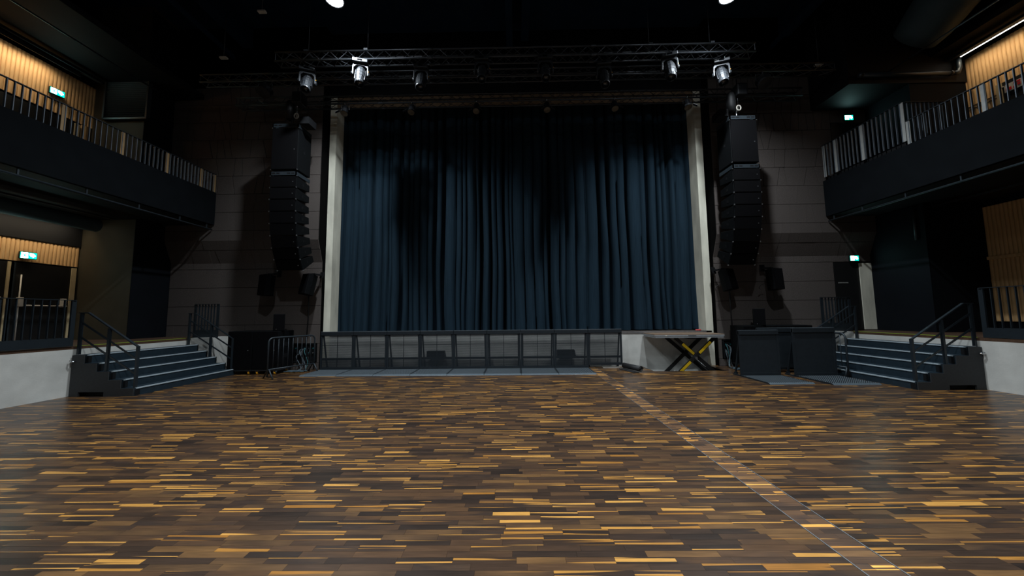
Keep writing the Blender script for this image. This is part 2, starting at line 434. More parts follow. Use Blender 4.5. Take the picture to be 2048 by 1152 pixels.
# side platforms: low concrete walls and platform floors
for sgn, X, side in ((-1, XL, 'left'), (1, XR, 'right')):
    b = MB(); xo = X+sgn*.25
    b.box(min(X, xo), max(X, xo), -9, YW, 0, .97)
    wl = struct(b, 'wall_platform_'+side, concrete, 'low pale concrete wall under the %s platform' % side)
    b = MB().box(min(X-sgn*.0, sgn*13), max(X, sgn*13), -9, YW, .97, 1.03)
    fl = struct(b, 'floor_platform_'+side, concrete_floor, 'raised wooden side platform on the %s' % side)
    MB().box(min(X+sgn*.03, X+sgn*.07), max(X+sgn*.03, X+sgn*.07), 7.0, 9.5, 1.03, 1.035).build('marking_tape', lime, fl)
    xe = sgn*12.45
    struct(MB().box(min(xe, sgn*12.7), max(xe, sgn*12.7), -9, 9.4, 0, 11), 'wall_'+side, navy, 'outer side wall behind the %s galleries' % side)
    # corner block
    yb = 9.15 if sgn < 0 else 8.75
    b = MB().box(min(sgn*10.88, sgn*12.7), max(sgn*10.88, sgn*12.7), yb, 10.6, 1.03, 4.44).box(min(sgn*10.88, sgn*12.7), max(sgn*10.88, sgn*12.7), yb, 10.6, 5.02, 11)
    struct(b, 'wall_corner_'+side, olive if sgn < 0 else navy, 'plain painted corner block beside the %s gallery' % side)
    for z0_, z1_ in ((1.03, 4.44), (5.02, 10.9)):
        MB().box(min(sgn*10.865, sgn*10.88), max(sgn*10.865, sgn*10.88), yb-.002, 10.2, z0_, z1_).build('side_cladding', navy, bpy.data.objects['wall_corner_'+side])
    # gallery slab with fascia
    b = MB().box(min(X, sgn*12.7), max(X, sgn*12.7), -9, 9.9, 4.46, 5.0)
    gl = struct(b, 'floor_gallery_'+side, black, 'black underside and floor of the %s gallery' % side)
    zt = 5.48 if sgn < 0 else 5.55
    MB().box(min(X-sgn*.05, X+sgn*.05), max(X-sgn*.05, X+sgn*.05), -9, 9.9, 4.46, zt).build('fascia', fascia_m, gl)
    p = MB().tube((X, -9, 4.31), (X, 9.88, 4.31), .024, 8).build('lighting_pipe', steel, gl, smooth=True)
    for yy in [4.9, 5.9, 6.9, 7.9, 8.9, 9.7]:
        MB().box(X-.012, X+.012, yy-.012, yy+.012, 4.32, 4.47).build('pipe_hanger', steel, gl)
    # gallery ceiling with drop beam
    xi = 9.9 if sgn < 0 else 11.5
    b = MB().box(min(sgn*xi, sgn*12.7), max(sgn*xi, sgn*12.7), -9, 10, 8.55, 8.7)
    gc = struct(b, 'ceiling_gallery_'+side, black, 'black ceiling over the %s gallery' % side)
    MB().tube((sgn*10.3, -2, 8.15), (sgn*10.3, 9, 8.15), .02, 6).build('conduit', truss_m, gc, smooth=True)
    MB().box(min(sgn*11.9, sgn*12.0), max(sgn*11.9, sgn*12.0), -2, 8.9, 8.4, 8.47).build('lighting_track', plastic, gc)
    MB().box(min(sgn*11.2, sgn*11.25), max(sgn*11.2, sgn*11.25), -2, 8.9, 4.36, 4.4).build('lighting_track', plastic, gl)
# soffit box on the right near the stage, louvred grille on the left corner block
struct(MB().box(9.22, 12.6, 8.72, 9.92, 7.82, 11), 'ceiling_soffit_right', black, 'black boxed soffit above the right gallery landing')
lv = thing('louvre_grille', 'black louvred ventilation grille high on the left corner block', 'grille', (-11.35, 9.13, 7.45))
MB().box(-12.0, -10.72, 9.09, 9.14, 7.45, 9.02).build('back_plate', black, lv)
MB().box(-12.02, -11.97, 9.04, 9.14, 7.42, 9.05).box(-10.75, -10.7, 9.04, 9.14, 7.42, 9.05).box(-12.02, -10.7, 9.04, 9.14, 7.4, 7.45).box(-12.02, -10.7, 9.04, 9.14, 9.02, 9.06).build('frame', steel, lv)
for i in range(26):
    z = 7.5+i*.058
    MB().bar((-11.97, 9.075, z), (-10.75, 9.075, z), .045, .006, (0, .6, .8)).build('slat', plastic, lv)

# ribbed oak walls
def ribs(name, x, y0, y1, z0, z1, label, pitch=.075, skip=None):
    sg = 1 if x < 0 else -1
    root = struct(MB().box(min(x, x+sg*.012), max(x, x+sg*.012), y0, y1, z0, z1), name, slat_back, label)
    y = y0; me = None
    while y < y1-.02:
        if me is None:
            mb = MB(); hw = pitch*.46
            prof_ = [(0, -hw), (.01, -hw*.85), (.017, -hw*.45), (.019, 0), (.017, hw*.45), (.01, hw*.85), (0, hw)]
            mb.prism([(sg*a, c, 0) for a, c in prof_], (0, 0, z1-z0)); me = mb.mesh('slat', slat_m)
        o = bpy.data.objects.new('slat', me); COL.objects.link(o); o.parent = root; o.location = (x+sg*.012, y+pitch/2, z0)
        y += pitch
    return root
XWL, XWR = -12.43, 12.43
wl1 = ribs('wall_oak_upper_left', XWL, 5.2, 9.13, 7.18, 8.4, 'ribbed oak band above the left gallery doors')
ribs('wall_oak_low_left', XWL, 8.9, 9.13, 5.02, 7.17, 'narrow ribbed oak strip beside the left gallery door')
ribs('wall_oak_lower_left', XWL, 5.6, 9.13, 3.07, 3.63, 'ribbed oak band above the lower left doors')
MB().box(-12.43, -12.38, 3, 9.13, 3.64, 4.45).build('added_dark_band_panel', black, bpy.data.objects['wall_left'])  # black panel added to keep the washer-lit wall band dark
ribs('wall_oak_upper_right', XWR, 5.2, 8.75, 5.02, 8.45, 'ribbed oak wall of the right gallery')
ribs('wall_oak_lower_right', XWR, 6.2, 8.75, 1.3, 4.3, 'shaded ribbed oak wall under the right gallery')
for z in (7.02, 7.1):
    MB().box(12.39, 12.41, 5.2, 8.75, z-.012, z).build('groove_line', plastic, bpy.data.objects['wall_oak_upper_right'])
MB().box(12.37, 12.42, 6.2, 8.75, 2.9, 2.98).build('moulding', slat_m, bpy.data.objects['wall_oak_lower_right'])

# left doors
def door_leaf(name, label, x, y0, y1, z0, z1, sg, bar=True):
    dd = struct(MB().box(min(x, x+sg*.04), max(x, x+sg*.04), y0, y1, z0, z1), name, mat('door_leaf', (20, 20, 20), .45), label)
    fx = x+sg*.06
    MB().box(min(x, fx), max(x, fx), y1, y1+.1, z0, z1).build('jamb', beige, dd)
    MB().box(min(x, fx), max(x, fx), y0-.08, y0, z0, z1).build('jamb', steel, dd)
    if bar:
        bx = x+sg*.12; zb = z0+.93
        MB().tube((bx, y0+.08, zb), (bx, y1-.08, zb), .018, 8).build('panic_bar', white_p, dd, smooth=True)
        for yy in (y0+.1, y1-.14):
            MB().box(min(x, bx+sg*.02), max(x, bx+sg*.02), yy-.03, yy+.04, zb-.03, zb+.2).build('bar_bracket', white_p, dd, bevel=.01)
        MB().tube((x+sg*.07, y0+.1, z0+.02), (x+sg*.07, y0+.1, z1-.3), .013, 8).build('vertical_rod', white_p, dd, smooth=True)
    return dd
door_leaf('door_3', 'dark exit door with white panic bar under the lower left sign', XWL, 7.95, 8.98, 1.03, 3.03, 1)
door_leaf('door_4', 'dark exit door at the far left edge of the lower platform', XWL, 6.8, 7.82, 1.03, 3.03, 1, True)
door_leaf('door_5', 'dark door behind the left gallery railing', XWL, 7.35, 8.75, 5.02, 7.12, 1, False)
door_leaf('door_6', 'dark grey door with red notice on the right gallery', 12.36, 6.9, 8.06, 5.02, 7.3, -1, False)
sg = thing('notice_sign', 'white notice with red blocks on the right gallery door', 'sign', (12.31, 7.9, 7.1))
MB().box(12.3, 12.315, 7.72, 8.02, 7.0, 7.2).build('plate', white_p, sg)
MB().box(12.292, 12.301, 7.75, 7.86, 7.14, 7.18).box(12.292, 12.301, 7.75, 7.8, 7.06, 7.12).box(12.292, 12.301, 7.82, 7.87, 7.03, 7.08).box(12.292, 12.301, 7.9, 7.99, 7.03, 7.1).build('red_print', red_p, sg)
MB().box(12.3, 12.315, 8.0, 8.1, 7.17, 7.2).build('upper_strip', white_p, sg)

# ------------------------------------------------------------------ exit signs
def exit_sign(label, c, n):
    """c centre, n facing normal"""
    n = Vector(n); r = Vector((0, 0, 1)).cross(n).normalized()
    o = thing('exit_sign', label, 'exit sign', c)
    c = Vector(c); W, H = .19, .095; K, KV = .66, .8
    def pt(u, v, d): return c + r*u*K + Vector((0, 0, 1))*v*KV + n*d
    def pl(mb, pts, d0, d1): mb.prism([tuple(pt(u, v, d0)) for u, v in pts], n*(d1-d0))
    b = MB(); pl(b, [(-W-.015, -H-.015), (W+.015, -H-.015), (W+.015, H+.015), (-W-.015, H+.015)], -.05, 0); b.build('housing', plastic, o)
    b = MB(); pl(b, [(-W, -H), (W, -H), (W, H), (-W, H)], 0, .006); b.build('face', sign_g, o)
    b = MB()
    pl(b, [(-.172, -.085), (-.015, -.085), (-.015, .085), (-.172, .085)], .006, .009)
    g = MB()
    pl(g, [(-.115, .02), (-.09, .035), (-.07, .02), (-.075, -.02), (-.055, -.05), (-.06, -.075), (-.075, -.07), (-.09, -.03), (-.11, -.06), (-.14, -.06), (-.138, -.045), (-.115, -.04), (-.105, -.01), (-.13, .0), (-.125, .012)], .009, .011)
    g.path([tuple(pt(-.078, .05, .009)), tuple(pt(-.078, .05, .011))], .014, 8)
    g.build('running_figure', sign_g, o)
    # arrow
    pl(b, [(.02, .075), (.075, .075), (.105, .03), (.105, .07), (.165, .0), (.1, -.065), (.1, -.03), (.055, -.03), (.02, .02)], .006, .009)
    b.build('pictogram', sign_w, o)
    return o
exit_sign('lit green exit sign on the oak above the lower left door', (XWL+.12, 8.1, 3.22), (1, -.25, 0))
exit_sign('lit green exit sign on the upper left gallery oak wall', (XWL+.12, 8.3, 7.71), (1, -.2, 0))
exit_sign('lit green exit sign above the lower right stage door', (10.29, YW-.1, 3.2), (0, -1, 0))
exit_sign('lit green exit sign above the upper right gallery doorway', (10.27, YW-.35, 7.52), (0, -1, 0))

# ------------------------------------------------------------------ curtain
def curtain():
    root = thing('stage_curtain', 'dark blue velvet stage curtain hanging in full folds', 'curtain', (0, 10.95, 1.07))
    r = random.Random(21)
    lobes = []; x = -6.0
    while x < 6.0:
        wdt = r.choice((.14, .18, .22, .27, .33, .4))*r.uniform(.85, 1.15)
        lobes.append((x, wdt, r.uniform(.08, .16) if wdt < .25 else r.uniform(.12, .24), r.uniform(-.06, .08), r.uniform(0, 6.28), r.uniform(.3, .7)))
        x += wdt
        if r.random() < .3:
            g_ = r.uniform(.05, .12); lobes.append((x, g_, .02, .34, 0, .5)); x += g_
    Z0, Z1, NR = 1.075, 9.3, 28
    mb = MB(); cols = []
    for (x0, wd, a, sh, ph, sk) in lobes:
        for i in range(9):
            t = i/8; tt = t**(.6+sk*.8)
            e = math.sqrt(max(0, 1-(2*tt-1)**2))
            cols.append((x0, wd, t, a, sh, ph, e))
    nc = len(cols)
    for k in range(NR+1):
        z = Z0+(Z1-Z0)*(k/NR)**1.25; low = 1-(z-Z0)/(Z1-Z0)
        for (x0, wd, t, a, sh, ph, e) in cols:
            wob = math.sin(z*.9+x0*1.7)*.035*low + math.sin(z*2.1+ph)*.012*low**2
            flare = 1 + .12*low**3*math.sin(ph*3)
            xx = x0+wd*t+wob
            yy = 10.98+sh - a*e*flare*(.7+.3*low) + math.sin(z*1.3+ph)*.012 - .02*low**6*(math.sin(ph*5)+1)
            mb.v.append((xx, yy, z + (.012*math.sin(x0*9) if k == 0 else 0)))
    for k in range(NR):
        for i in range(nc-1): mb.f.append((k*nc+i, k*nc+i+1, (k+1)*nc+i+1, (k+1)*nc+i))
    me = mb.mesh('cloth', curtain_m, (0, 10.95, 1.07), True)
    o = bpy.data.objects.new('cloth', me); COL.objects.link(o); o.parent = root
    MB().box(-5.9, 5.9, 10.88, 11.05, 9.3, 9.38).build('track', truss_m, root)
curtain()

# ------------------------------------------------------------------ stairs
def stairs(sgn, label):
    X0 = -7.97 if sgn < 0 else 8.08
    y0, y1 = 6.9, 9.4
    root = thing('stage_stairs', label, 'stairs', (X0+sgn*.7, 8.15, 0))
    run, rise = .274, .1727
    for i in range(5):
        xa = X0+sgn*run*i; xb = X0+sgn*run*(i+1)+sgn*(.02 if i < 4 else -.02); z = .16+rise*i
        st = MB().box(min(xa, xb), max(xa, xb), y0+.02, y1-.02, z-.035, z).build('tread', stair_m, root)
        MB().box(min(xa-sgn*.012, xa+sgn*.028), max(xa-sgn*.012, xa+sgn*.028), y0+.05, y1-.03, z-.02, z+.003).build('nosing', nosing_m, st)
        MB().box(min(xa, xa+sgn*.012), max(xa, xa+sgn*.012), y0+.02, y1-.02, max(0, z-rise), z-.035).build('riser', stair_m, root)
    for i in range(5):
        xa = X0+sgn*run*i; z = .16+rise*i
        MB().box(min(xa-sgn*.003, xa), max(xa-sgn*.003, xa), y0+.035, y0+.13, max(.01, z-rise+.005), z-.036).build('recess_shade', black, root)  # black plate paints the shade in the recess beside the side panel
    for yy, nm in ((y0, 'side_panel'), (y1-.03, 'side_panel')):
        pts = [(X0, 0), (X0, .155)]
        for i in range(1, 5):
            pts += [(X0+sgn*run*i, .155+rise*(i-1)), (X0+sgn*run*i, .155+rise*i)]
        pts += [(X0+sgn*1.35, .155+rise*4), (X0+sgn*1.35, 0), (X0+sgn*1.16, 0), (X0+sgn*1.16, .09), (X0+sgn*.62, .09), (X0+sgn*.62, 0)]
        MB().prism([(a, yy, c) for a, c in pts], (0, .03, 0)).build(nm, stair_side, root)
    MB().box(min(X0+sgn*.6, X0+sgn*1.18), max(X0+sgn*.6, X0+sgn*1.18), y0+.1, y0+.12, 0, .1).build('recess_plate', black, root)
    MB().path([(X0+sgn*1.27, y0-.01, .72), (X0+sgn*1.3, y0-.04, .72), (X0+sgn*1.34, y0-.03, .74)], .018, 8).build('latch', chrome, root, smooth=True)
    return root
stairs(-1, 'dark steel five-step stairs with pale nosings at the left platform')
stairs(1, 'dark steel five-step stairs with pale nosings at the right platform')

def handrail(sgn, y, label):
    X0 = -7.97 if sgn < 0 else 8.08
    top, end = X0+sgn*1.4, X0+sgn*.04
    fl = X0+sgn*1.16
    root = thing('handrail', label, 'handrail', (end, y, .16))
    for x, za, zb in ((X0+sgn*1.31, .86, 1.73), (X0+sgn*.68, .5, 1.4), (end, .16, 1.02)):
        MB().box(x-.022, x+.022, y-.022, y+.022, za, zb).build('post', rail_m, root)
    MB().bar((X0+sgn*1.36, y, 1.735), (fl, y, 1.735), .045, .02).bar((fl, y, 1.735), (end, y, 1.01), .045, .022).build('top_rail', rail_m, root)
    for dz in (.21, .52):
        MB().bar((X0+sgn*1.31, y, 1.75-dz), (end, y, .93-dz+.02), .012, .035).build('mid_rail', rail_m, root)
    return root
handrail(-1, 6.97, 'sloping steel handrail on the near side of the left stairs')
handrail(-1, 9.32, 'sloping steel handrail on the far side of the left stairs')
handrail(1, 6.97, 'sloping steel handrail on the near side of the right stairs')
handrail(1, 9.32, 'sloping steel handrail on the far side of the right stairs')

# ------------------------------------------------------------------ guard rails
def guard(label, p, q, z0, z1, pitch=.105, posts=(), kick=None, plates=None, postm=None, thick=.012, bm=None):
    p = Vector((*p, z0)); q = Vector((*q, z0)); d = (q-p); ln = d.length; d.normalize(); nrm = Vector((d.y, -d.x, 0))
    root = thing('guard_rail', label, 'railing', tuple(p))
    up = Vector((0, 0, 1)); zt = z1-z0
    MB().bar(p+up*zt, q+up*zt, .05, .014).build('top_rail', rail_m, root)
    n = int(ln/pitch)
    for i in range(n+1):
        c = p+d*(ln*(i+.5)/(n+1))
        MB().bar(c+up*(kick or 0), c+up*(zt-.007), thick, .035, tuple(nrm)).build('baluster', bm or rail_m, root)
    for s in posts:
        c = p+d*s
        MB().bar(c, c+up*(zt-.004), .075, .014, tuple(nrm)).build('post', postm or rail_m, root)
    if kick:
        MB().bar(p+up*kick*.5, q+up*kick*.5, .02, kick).build('kick_plate', rail_m, root)
    return root
bal_m = mat('gallery_baluster', (92, 102, 112), .5, .2, .1, 8)
tan_post = mat('post_tan', (150, 122, 84), .5, 0, .1, 8)
pale_post = mat('post_pale', (150, 152, 150), .5, 0, .1, 8)
guard('steel baluster railing along the left gallery', (-9.35, 9.89), (-9.35, 3.2), 5.48, 6.06, .1, (.02, .45, 1.42, 2.43, 3.46, 4.5), postm=tan_post, bm=bal_m)
guard('steel baluster railing along the near part of the right gallery', (9.42, 7.72), (9.42, 3.2), 5.55, 6.13, .1, (.03, 1.3, 2.4), postm=pale_post, bm=bal_m)
guard('taller steel baluster railing on the right gallery landing', (9.42, 9.88), (9.42, 7.76), 5.66, 6.64, .11, (.05, .4, 1.15, 2.1), postm=pale_post, bm=bal_m)
guard('short cross railing at the end of the right gallery landing', (9.46, 7.75), (10.5, 7.75), 5.66, 6.63, .11, (.98,), bm=bal_m)
struct(MB().box(9.5, 12.4, 7.8, 9.9, 5.0, 5.66), 'floor_landing_right', black, 'raised black landing floor of the right gallery')
guard('steel baluster railing along the left platform edge', (-9.33, 6.88), (-9.33, 3.0), 1.04, 2.0, .112, (.02, 1.05, 2.1), kick=.18)
guard('steel baluster railing along the right platform edge', (9.46, 6.86), (9.46, 3.0), 1.04, 2.04, .112, (.02, 1.05, 2.1), kick=.2)
guard('short steel railing against the back wall left of the stage', (-9.45, 9.62), (-8.74, 9.62), 1.03, 2.0, .1, (.02, .69), kick=.22)
guard('short steel railing against the back wall right of the stage', (8.76, 9.62), (9.58, 9.62), 1.05, 2.0, .1, (.02, .8), kick=.22)
for sgn, x0, x1 in ((-1, -9.4, -8.7), (1, 8.72, 9.46)):
    struct(MB().box(x0, x1, 9.45, YW-.01, 0, 1.03), 'floor_ledge_%s' % ('left' if sgn < 0 else 'right'), concrete, 'small raised concrete ledge at the %s back wall' % ('left' if sgn < 0 else 'right'))

# ------------------------------------------------------------------ crowd barriers
def perf_mesh():
    mb = MB(); W, H = .90, .96; nx, nz = 42, 46; px, pz = W/nx, H/nz; hx, hz = px*.55, pz*.55
    y0, y1 = -.004, -.002
    def strip(x0, x1, z0, z1): mb.quad((x0, y0, z0), (x1, y0, z0), (x1, y0, z1), (x0, y0, z1))
    for k in range(nz+1):
        za = k*pz - (pz-hz)/2; zb = za+(pz-hz); strip(0, W, max(0, za), min(H, zb))
    for k in range(nz):
        za = k*pz+(pz-hz)/2
        for i in range(nx+1):
            xa = i*px-(px-hx)/2 + (px/2 if k % 2 else 0); xb = xa+(px-hx)
            if xa > W: continue
            strip(max(0, xa), min(W, xb), za, za+hz)
    return mb
barrier_m = mat('barrier_steel', (33, 39, 44), .5, .2, .12, 10, spec=.3)
def barrier(kind, label, loc, perf=True, scale=1, group='crowd barrier panels'):
    root = thing('crowd_barrier', label, 'crowd barrier', loc, local=True, group=group)
    z0 = .02 if kind == 'full' else .1
    MB().box(0, .05, -.015, .015, z0, 1.12).build('frame_post', barrier_m, root)
    MB().box(.945, .995, -.015, .015, z0, 1.12).build('frame_post', barrier_m, root)
    MB().box(0, .995, -.03, .05, 1.03, 1.145).build('top_rail', barrier_m, root, bevel=.012)
    MB().box(.004, .991, -.02, .04, 1.145, 1.149).build('top_glint', mat('glint_steel', (120, 130, 138), .35, .6, .15, 20), root)  # pale strip paints the highlight that light leaves along the top rail
    MB().box(.05, .945, -.015, .015, z0, z0+.07).build('bottom_rail', barrier_m, root)
    if perf:
        o = PERF['o']
        if o is None:
            me = perf_mesh().mesh('perforated_sheet', barrier_m); PERF['o'] = me
        o = bpy.data.objects.new('perforated_sheet', PERF['o']); COL.objects.link(o); o.parent = root; o.location = (.0475, 0, .08)
    else:
        MB().box(.04, .955, -.006, .0, .06, 1.05).build('front_sheet', barrier_m, root)
    MB().box(.488, .502, .012, .026, .1, 1.03).build('stiffener', barrier_m, root)
    MB().box(.05, .945, .012, .026, .735, .749).build('stiffener', barrier_m, root)
    MB().box(.05, .945, .014, .05, .3, .36).build('cross_rail', barrier_m, root)
    for x in (.06, .93):
        MB().bar((x, .03, 1.06), (x, .27, .06), .035, .035, (1, 0, 0)).build('brace', barrier_m, root)
        MB().box(x-.03, x+.03, .24, .3, 0, .07).build('foot', barrier_m, root)
    if kind == 'full':
        pl = MB()
        ys = -.93
        pl.prism([(0, ys-.03, 0), (0, ys+.02, .028), (0, -.02, .028), (0, -.02, 0)], (.995, 0, 0))
        t = pl.build('tread_plate', tread_m, root)
        rb = MB(); r = random.Random(3)
        for i in range(21):
            for j in range(13):
                x = .03+i*.046+(j % 2)*.023; y = ys+.06+j*.065
                if x > .955: continue
                rb.bar((x-.016, y-.022, .0285), (x+.016, y+.022, .0285), .011, .005)
        k = rb.build('diamond_ribs', mat('rib_alu', (132, 144, 152), .4, .4, .1, 20), t); k['kind'] = 'stuff'
        MB().prism([(.003, ys-.033, 0), (.003, ys+.0, .0195), (.003, ys+.02, .031), (.003, ys-.03, .004)], (.989, 0, 0)).build('front_lip', mat('lip_sheen_alu', (96, 108, 116), .4, .4, .1, 30), t)  # reflected light on the lip is put into its paler colour
        MB().box(.0, .035, -.02, .3, .0, .03).build('base_rail', barrier_m, root)
        MB().box(.96, .995, -.02, .3, .0, .03).build('base_rail', barrier_m, root)
    if scale != 1: root.scale = (scale,)*3
    return root
PERF = {'o': None}
ordn = ['first', 'second', 'third', 'fourth', 'fifth', 'sixth', 'seventh', 'eighth', 'ninth']
b0 = barrier('full', 'perforated steel crowd barrier with tread plate, first from left along the stage', (-5.88, 9.95, 0))
for i in range(1, 8):
    dup(b0, (-5.88+i*1.0, 9.95-.004*i, 0), None, 'perforated steel crowd barrier with tread plate, %s from left along the stage' % ordn[i])
b9 = barrier('leaf', 'perforated barrier panel without tread plate at the right end of the stage row', (2.12, 9.93, 0))
barrier('full', 'solid grey barrier with tread plate nearer the scissor lift', (5.6, 8.5, 0), False)
barrier('full', 'solid grey barrier with tread plate nearer the right stairs', (6.88, 8.42, 0), False, 1.045)
barrier('leaf', 'grey barrier leaf half hidden behind the two solid barriers', (6.42, 8.98, .03), False)

# ------------------------------------------------------------------ bike-rack barriers
def rack(label, loc, rz, ln, nb, ft=.2):
    root = thing('pedestrian_barrier', label, 'barrier', loc, (0, 0, rz), group='tubular pedestrian barriers')
    r = .12; top = 1.06; pts = [(0, 0, .06)]
    pts += [(r-r*math.cos(a), 0, top-r+r*math.sin(a)) for a in [i*PI/12 for i in range(7)]]
    pts += [(ln-r+r*math.sin(a), 0, top-r+r*math.cos(a)) for a in [i*PI/12 for i in range(7)]] + [(ln, 0, .06)]
    MB().path(pts, .021, 8).build('frame', steel, root, smooth=True)
    MB().tube((0, 0, .24), (ln, 0, .24), .018, 8).build('bottom_rail', steel, root, smooth=True)
    for i in range(nb):
        x = ln*(i+1)/(nb+1); MB().tube((x, 0, .24), (x, 0, top), .009, 6).build('bar', steel, root, smooth=True)
    for x in (0.02, ln-.02):
        MB().path([(x, -ft, .012), (x, -.2*ft, .23), (x, .2*ft, .23), (x, ft, .012)], .018, 8).build('foot', steel, root, smooth=True)
    return root
dv = Vector((.5, 1.16)); rack('tubular steel pedestrian barrier in front of the left subwoofers', (-6.47, 8.63, 0), math.atan2(dv.y, dv.x), dv.length, 9)
rack('tubular steel pedestrian barrier behind the right solid barriers', (8.0, 8.22, 0), math.radians(90), 1.0, 6, .06)

# ------------------------------------------------------------------ scissor lift
def lift():
    root = thing('scissor_lift_table', 'scissor lift table with plywood top and yellow hazard stripes', 'lift table', (4.85, 9.85, -.36))
    x0, x1, y0, y1 = 3.88, 5.83, 9.42, 10.26
    MB().box(x0, x1, y0, y1, .985, 1.005).build('plywood_top', lift_wood, root)
    fr = MB().box(x0, x1, y0, y1, .945, .985).box(x0+.02, x1-.02, y0+.006, y1-.006, .905, .94).build('edge_frame', mat('lift_edge', (150, 154, 158), .45, .3, .08, 14), root)
    MB().box(4.82, 5.04, y0-.004, y0, .953, .977).build('maker_plate', mat('plate_grey', (84, 88, 92), .5), root)
    MB().box(4.18, 4.23, y0-.004, y0, .952, .978).build('sticker', white_p, root)
    MB().box(4.9, 5.4, 9.6, 10.1, .86, .905).build('under_frame', black, root)
    blk = mat('arm_black', (14, 15, 16), .45)
    for y in (y0+.1, y1-.1):
        for (xa, za), (xb, zb), dy in (((5.62, .9), (4.34, -.3), 0), ((4.52, .9), (5.76, -.22), .05)):
            m = MB(); d = Vector((xb-xa, 0, zb-za)); n_ = Vector((-d.z, 0, d.x)).normalized()*.05
            P, Q = Vector((xa, y+dy, za)), Vector((xb, y+dy, zb))
            m.prism([tuple(P+n_), tuple(Q+n_), tuple(Q-n_), tuple(P-n_)], (0, .035, 0)); arm = m.build('scissor_arm', blk, root)
            if y < 9.6:
                rangs = ((.1, .36), (.56, .86)) if dy == 0 else ((.16, .42),)
                for s0, s1 in rangs:
                    A, B = P.lerp(Q, s0), P.lerp(Q, s1); ln = (B-A).length
                    tp = MB().box(0, ln, -.003, 0, -.036, .036); me = tp.mesh('hazard_stripe', hazard_m)
                    o = bpy.data.objects.new('hazard_stripe', me); COL.objects.link(o); o.parent = arm
                    ax = (B-A).normalized(); mt = Matrix(((ax.x, 0, -ax.z, 0), (0, 1, 0, 0), (ax.z, 0, ax.x, 0), (0, 0, 0, 1)))
                    of = Vector(ORG[root.name]); o.matrix_local = Matrix.Translation(A-of+Vector((0, -.001, 0))) @ mt
    MB().lathe([(.0, -.02), (.035, -.02), (.035, .03), (.0, .03)], (5.05, y0+.075, .33), (0, 1, 0), 14).build('pivot_pin', chrome, root, smooth=False)
    MB().path([(5.15, y0+.3, .3), (5.75, y0+.3, -.28)], .045, 10).build('hydraulic_cylinder', blk, root, smooth=True)
    MB().path([(5.1, y0+.25, .34), (5.4, y0+.25, .06)], .02, 8).build('piston_rod', chrome, root, smooth=True)
    MB().box(3.9, 5.78, y0+.03, y0+.12, -.36, -.28).box(3.9, 5.78, y1-.12, y1-.03, -.36, -.28).build('base_frame', alu, root)
lift()
ob = MB().path([(5.52, 10.34, 1.07), (5.6, 10.32, 1.075), (5.68, 10.34, 1.07)], .02, 6).build('red_handle', red_p, None, loc=(5.6, 10.34, 1.05))
tag(ob, 'small red object on the stage edge above the lift', 'handle')

# ------------------------------------------------------------------ speakers
def sub(label, x0, x1, y0, y1, z0, z1, wheels=True):
    root = thing('subwoofer', label, 'subwoofer', ((x0+x1)/2, (y0+y1)/2, 0), group='subwoofers on wheel boards')
    MB().box(x0, x1, y0+.02, y1, z0, z1).build('cabinet', speaker_m, root, bevel=.008)
    MB().box(x0+.012, x1-.012, y0, y0+.02, z0+.015, z1-.015).build('grille', grille_m, root, bevel=.005)
    MB().lathe([(.0, 0), (.012, 0), (.012, .004), (0, .004)], (x1-.1, y0, (z0+z1)/2), (0, -1, 0), 8).build('badge', alu, root)
    MB().box(x0, x1, y0+.01, y1, .1, z0).build('wheel_board', plastic, root)
    for x in (x0+.12, x1-.1):
        for y in (y0+.08, y1-.1):
            wl = MB().lathe([(.0, -.02), (.045, -.02), (.05, -.01), (.05, .01), (.045, .02), (0, .02)], (x, y, .05), (1, .3, 0), 14).build('wheel', yellow, root)
            MB().box(x-.035, x-.025, y-.03, y+.03, .04, .1).box(x+.025, x+.035, y-.03, y+.03, .04, .1).build('fork', chrome, wl)
    for z in (z0+.3, z0+.62):
        MB().box(x1-.001, x1+.003, y0+.25, y0+.42, z, z+.12).build('side_handle', black, root)
    return root
sub('black subwoofer on yellow castors nearest the left stairs', -8.17, -7.47, 9.32, 9.98, .14, 1.21)
sub('black subwoofer on yellow castors next to the pedestrian barrier', -7.45, -6.73, 9.32, 9.98, .14, 1.21)
sub('black subwoofer behind the solid barriers, nearer the lift', 6.38, 7.32, 9.42, 10.02, .14, 1.22)
sub('black subwoofer behind the solid barriers, nearer the right stairs', 7.34, 8.3, 9.42, 10.02, .14, 1.22)
def topspk(label, x, y, z, rz):
    root = thing('small_speaker', label, 'speaker', (x, y, z), (0, 0, rz))
    MB().prism([(-.14, -.15, 0), (.14, -.15, 0), (.1, .15, 0), (-.1, .15, 0)], (0, 0, .48)).build('cabinet', speaker_m, root, bevel=.006)
    MB().box(-.13, .13, -.162, -.15, .012, .468).build('grille', grille_m, root)
    MB().lathe([(0, 0), (.008, 0), (.008, .003), (0, .003)], (-.06, -.162, .05), (0, -1, 0), 8).build('badge', alu, root)
topspk('small black speaker standing on the left subwoofers', -6.86, 9.55, 1.21, math.radians(28))
topspk('small black speaker standing on the right subwoofers', 6.93, 9.6, 1.22, math.radians(-25))
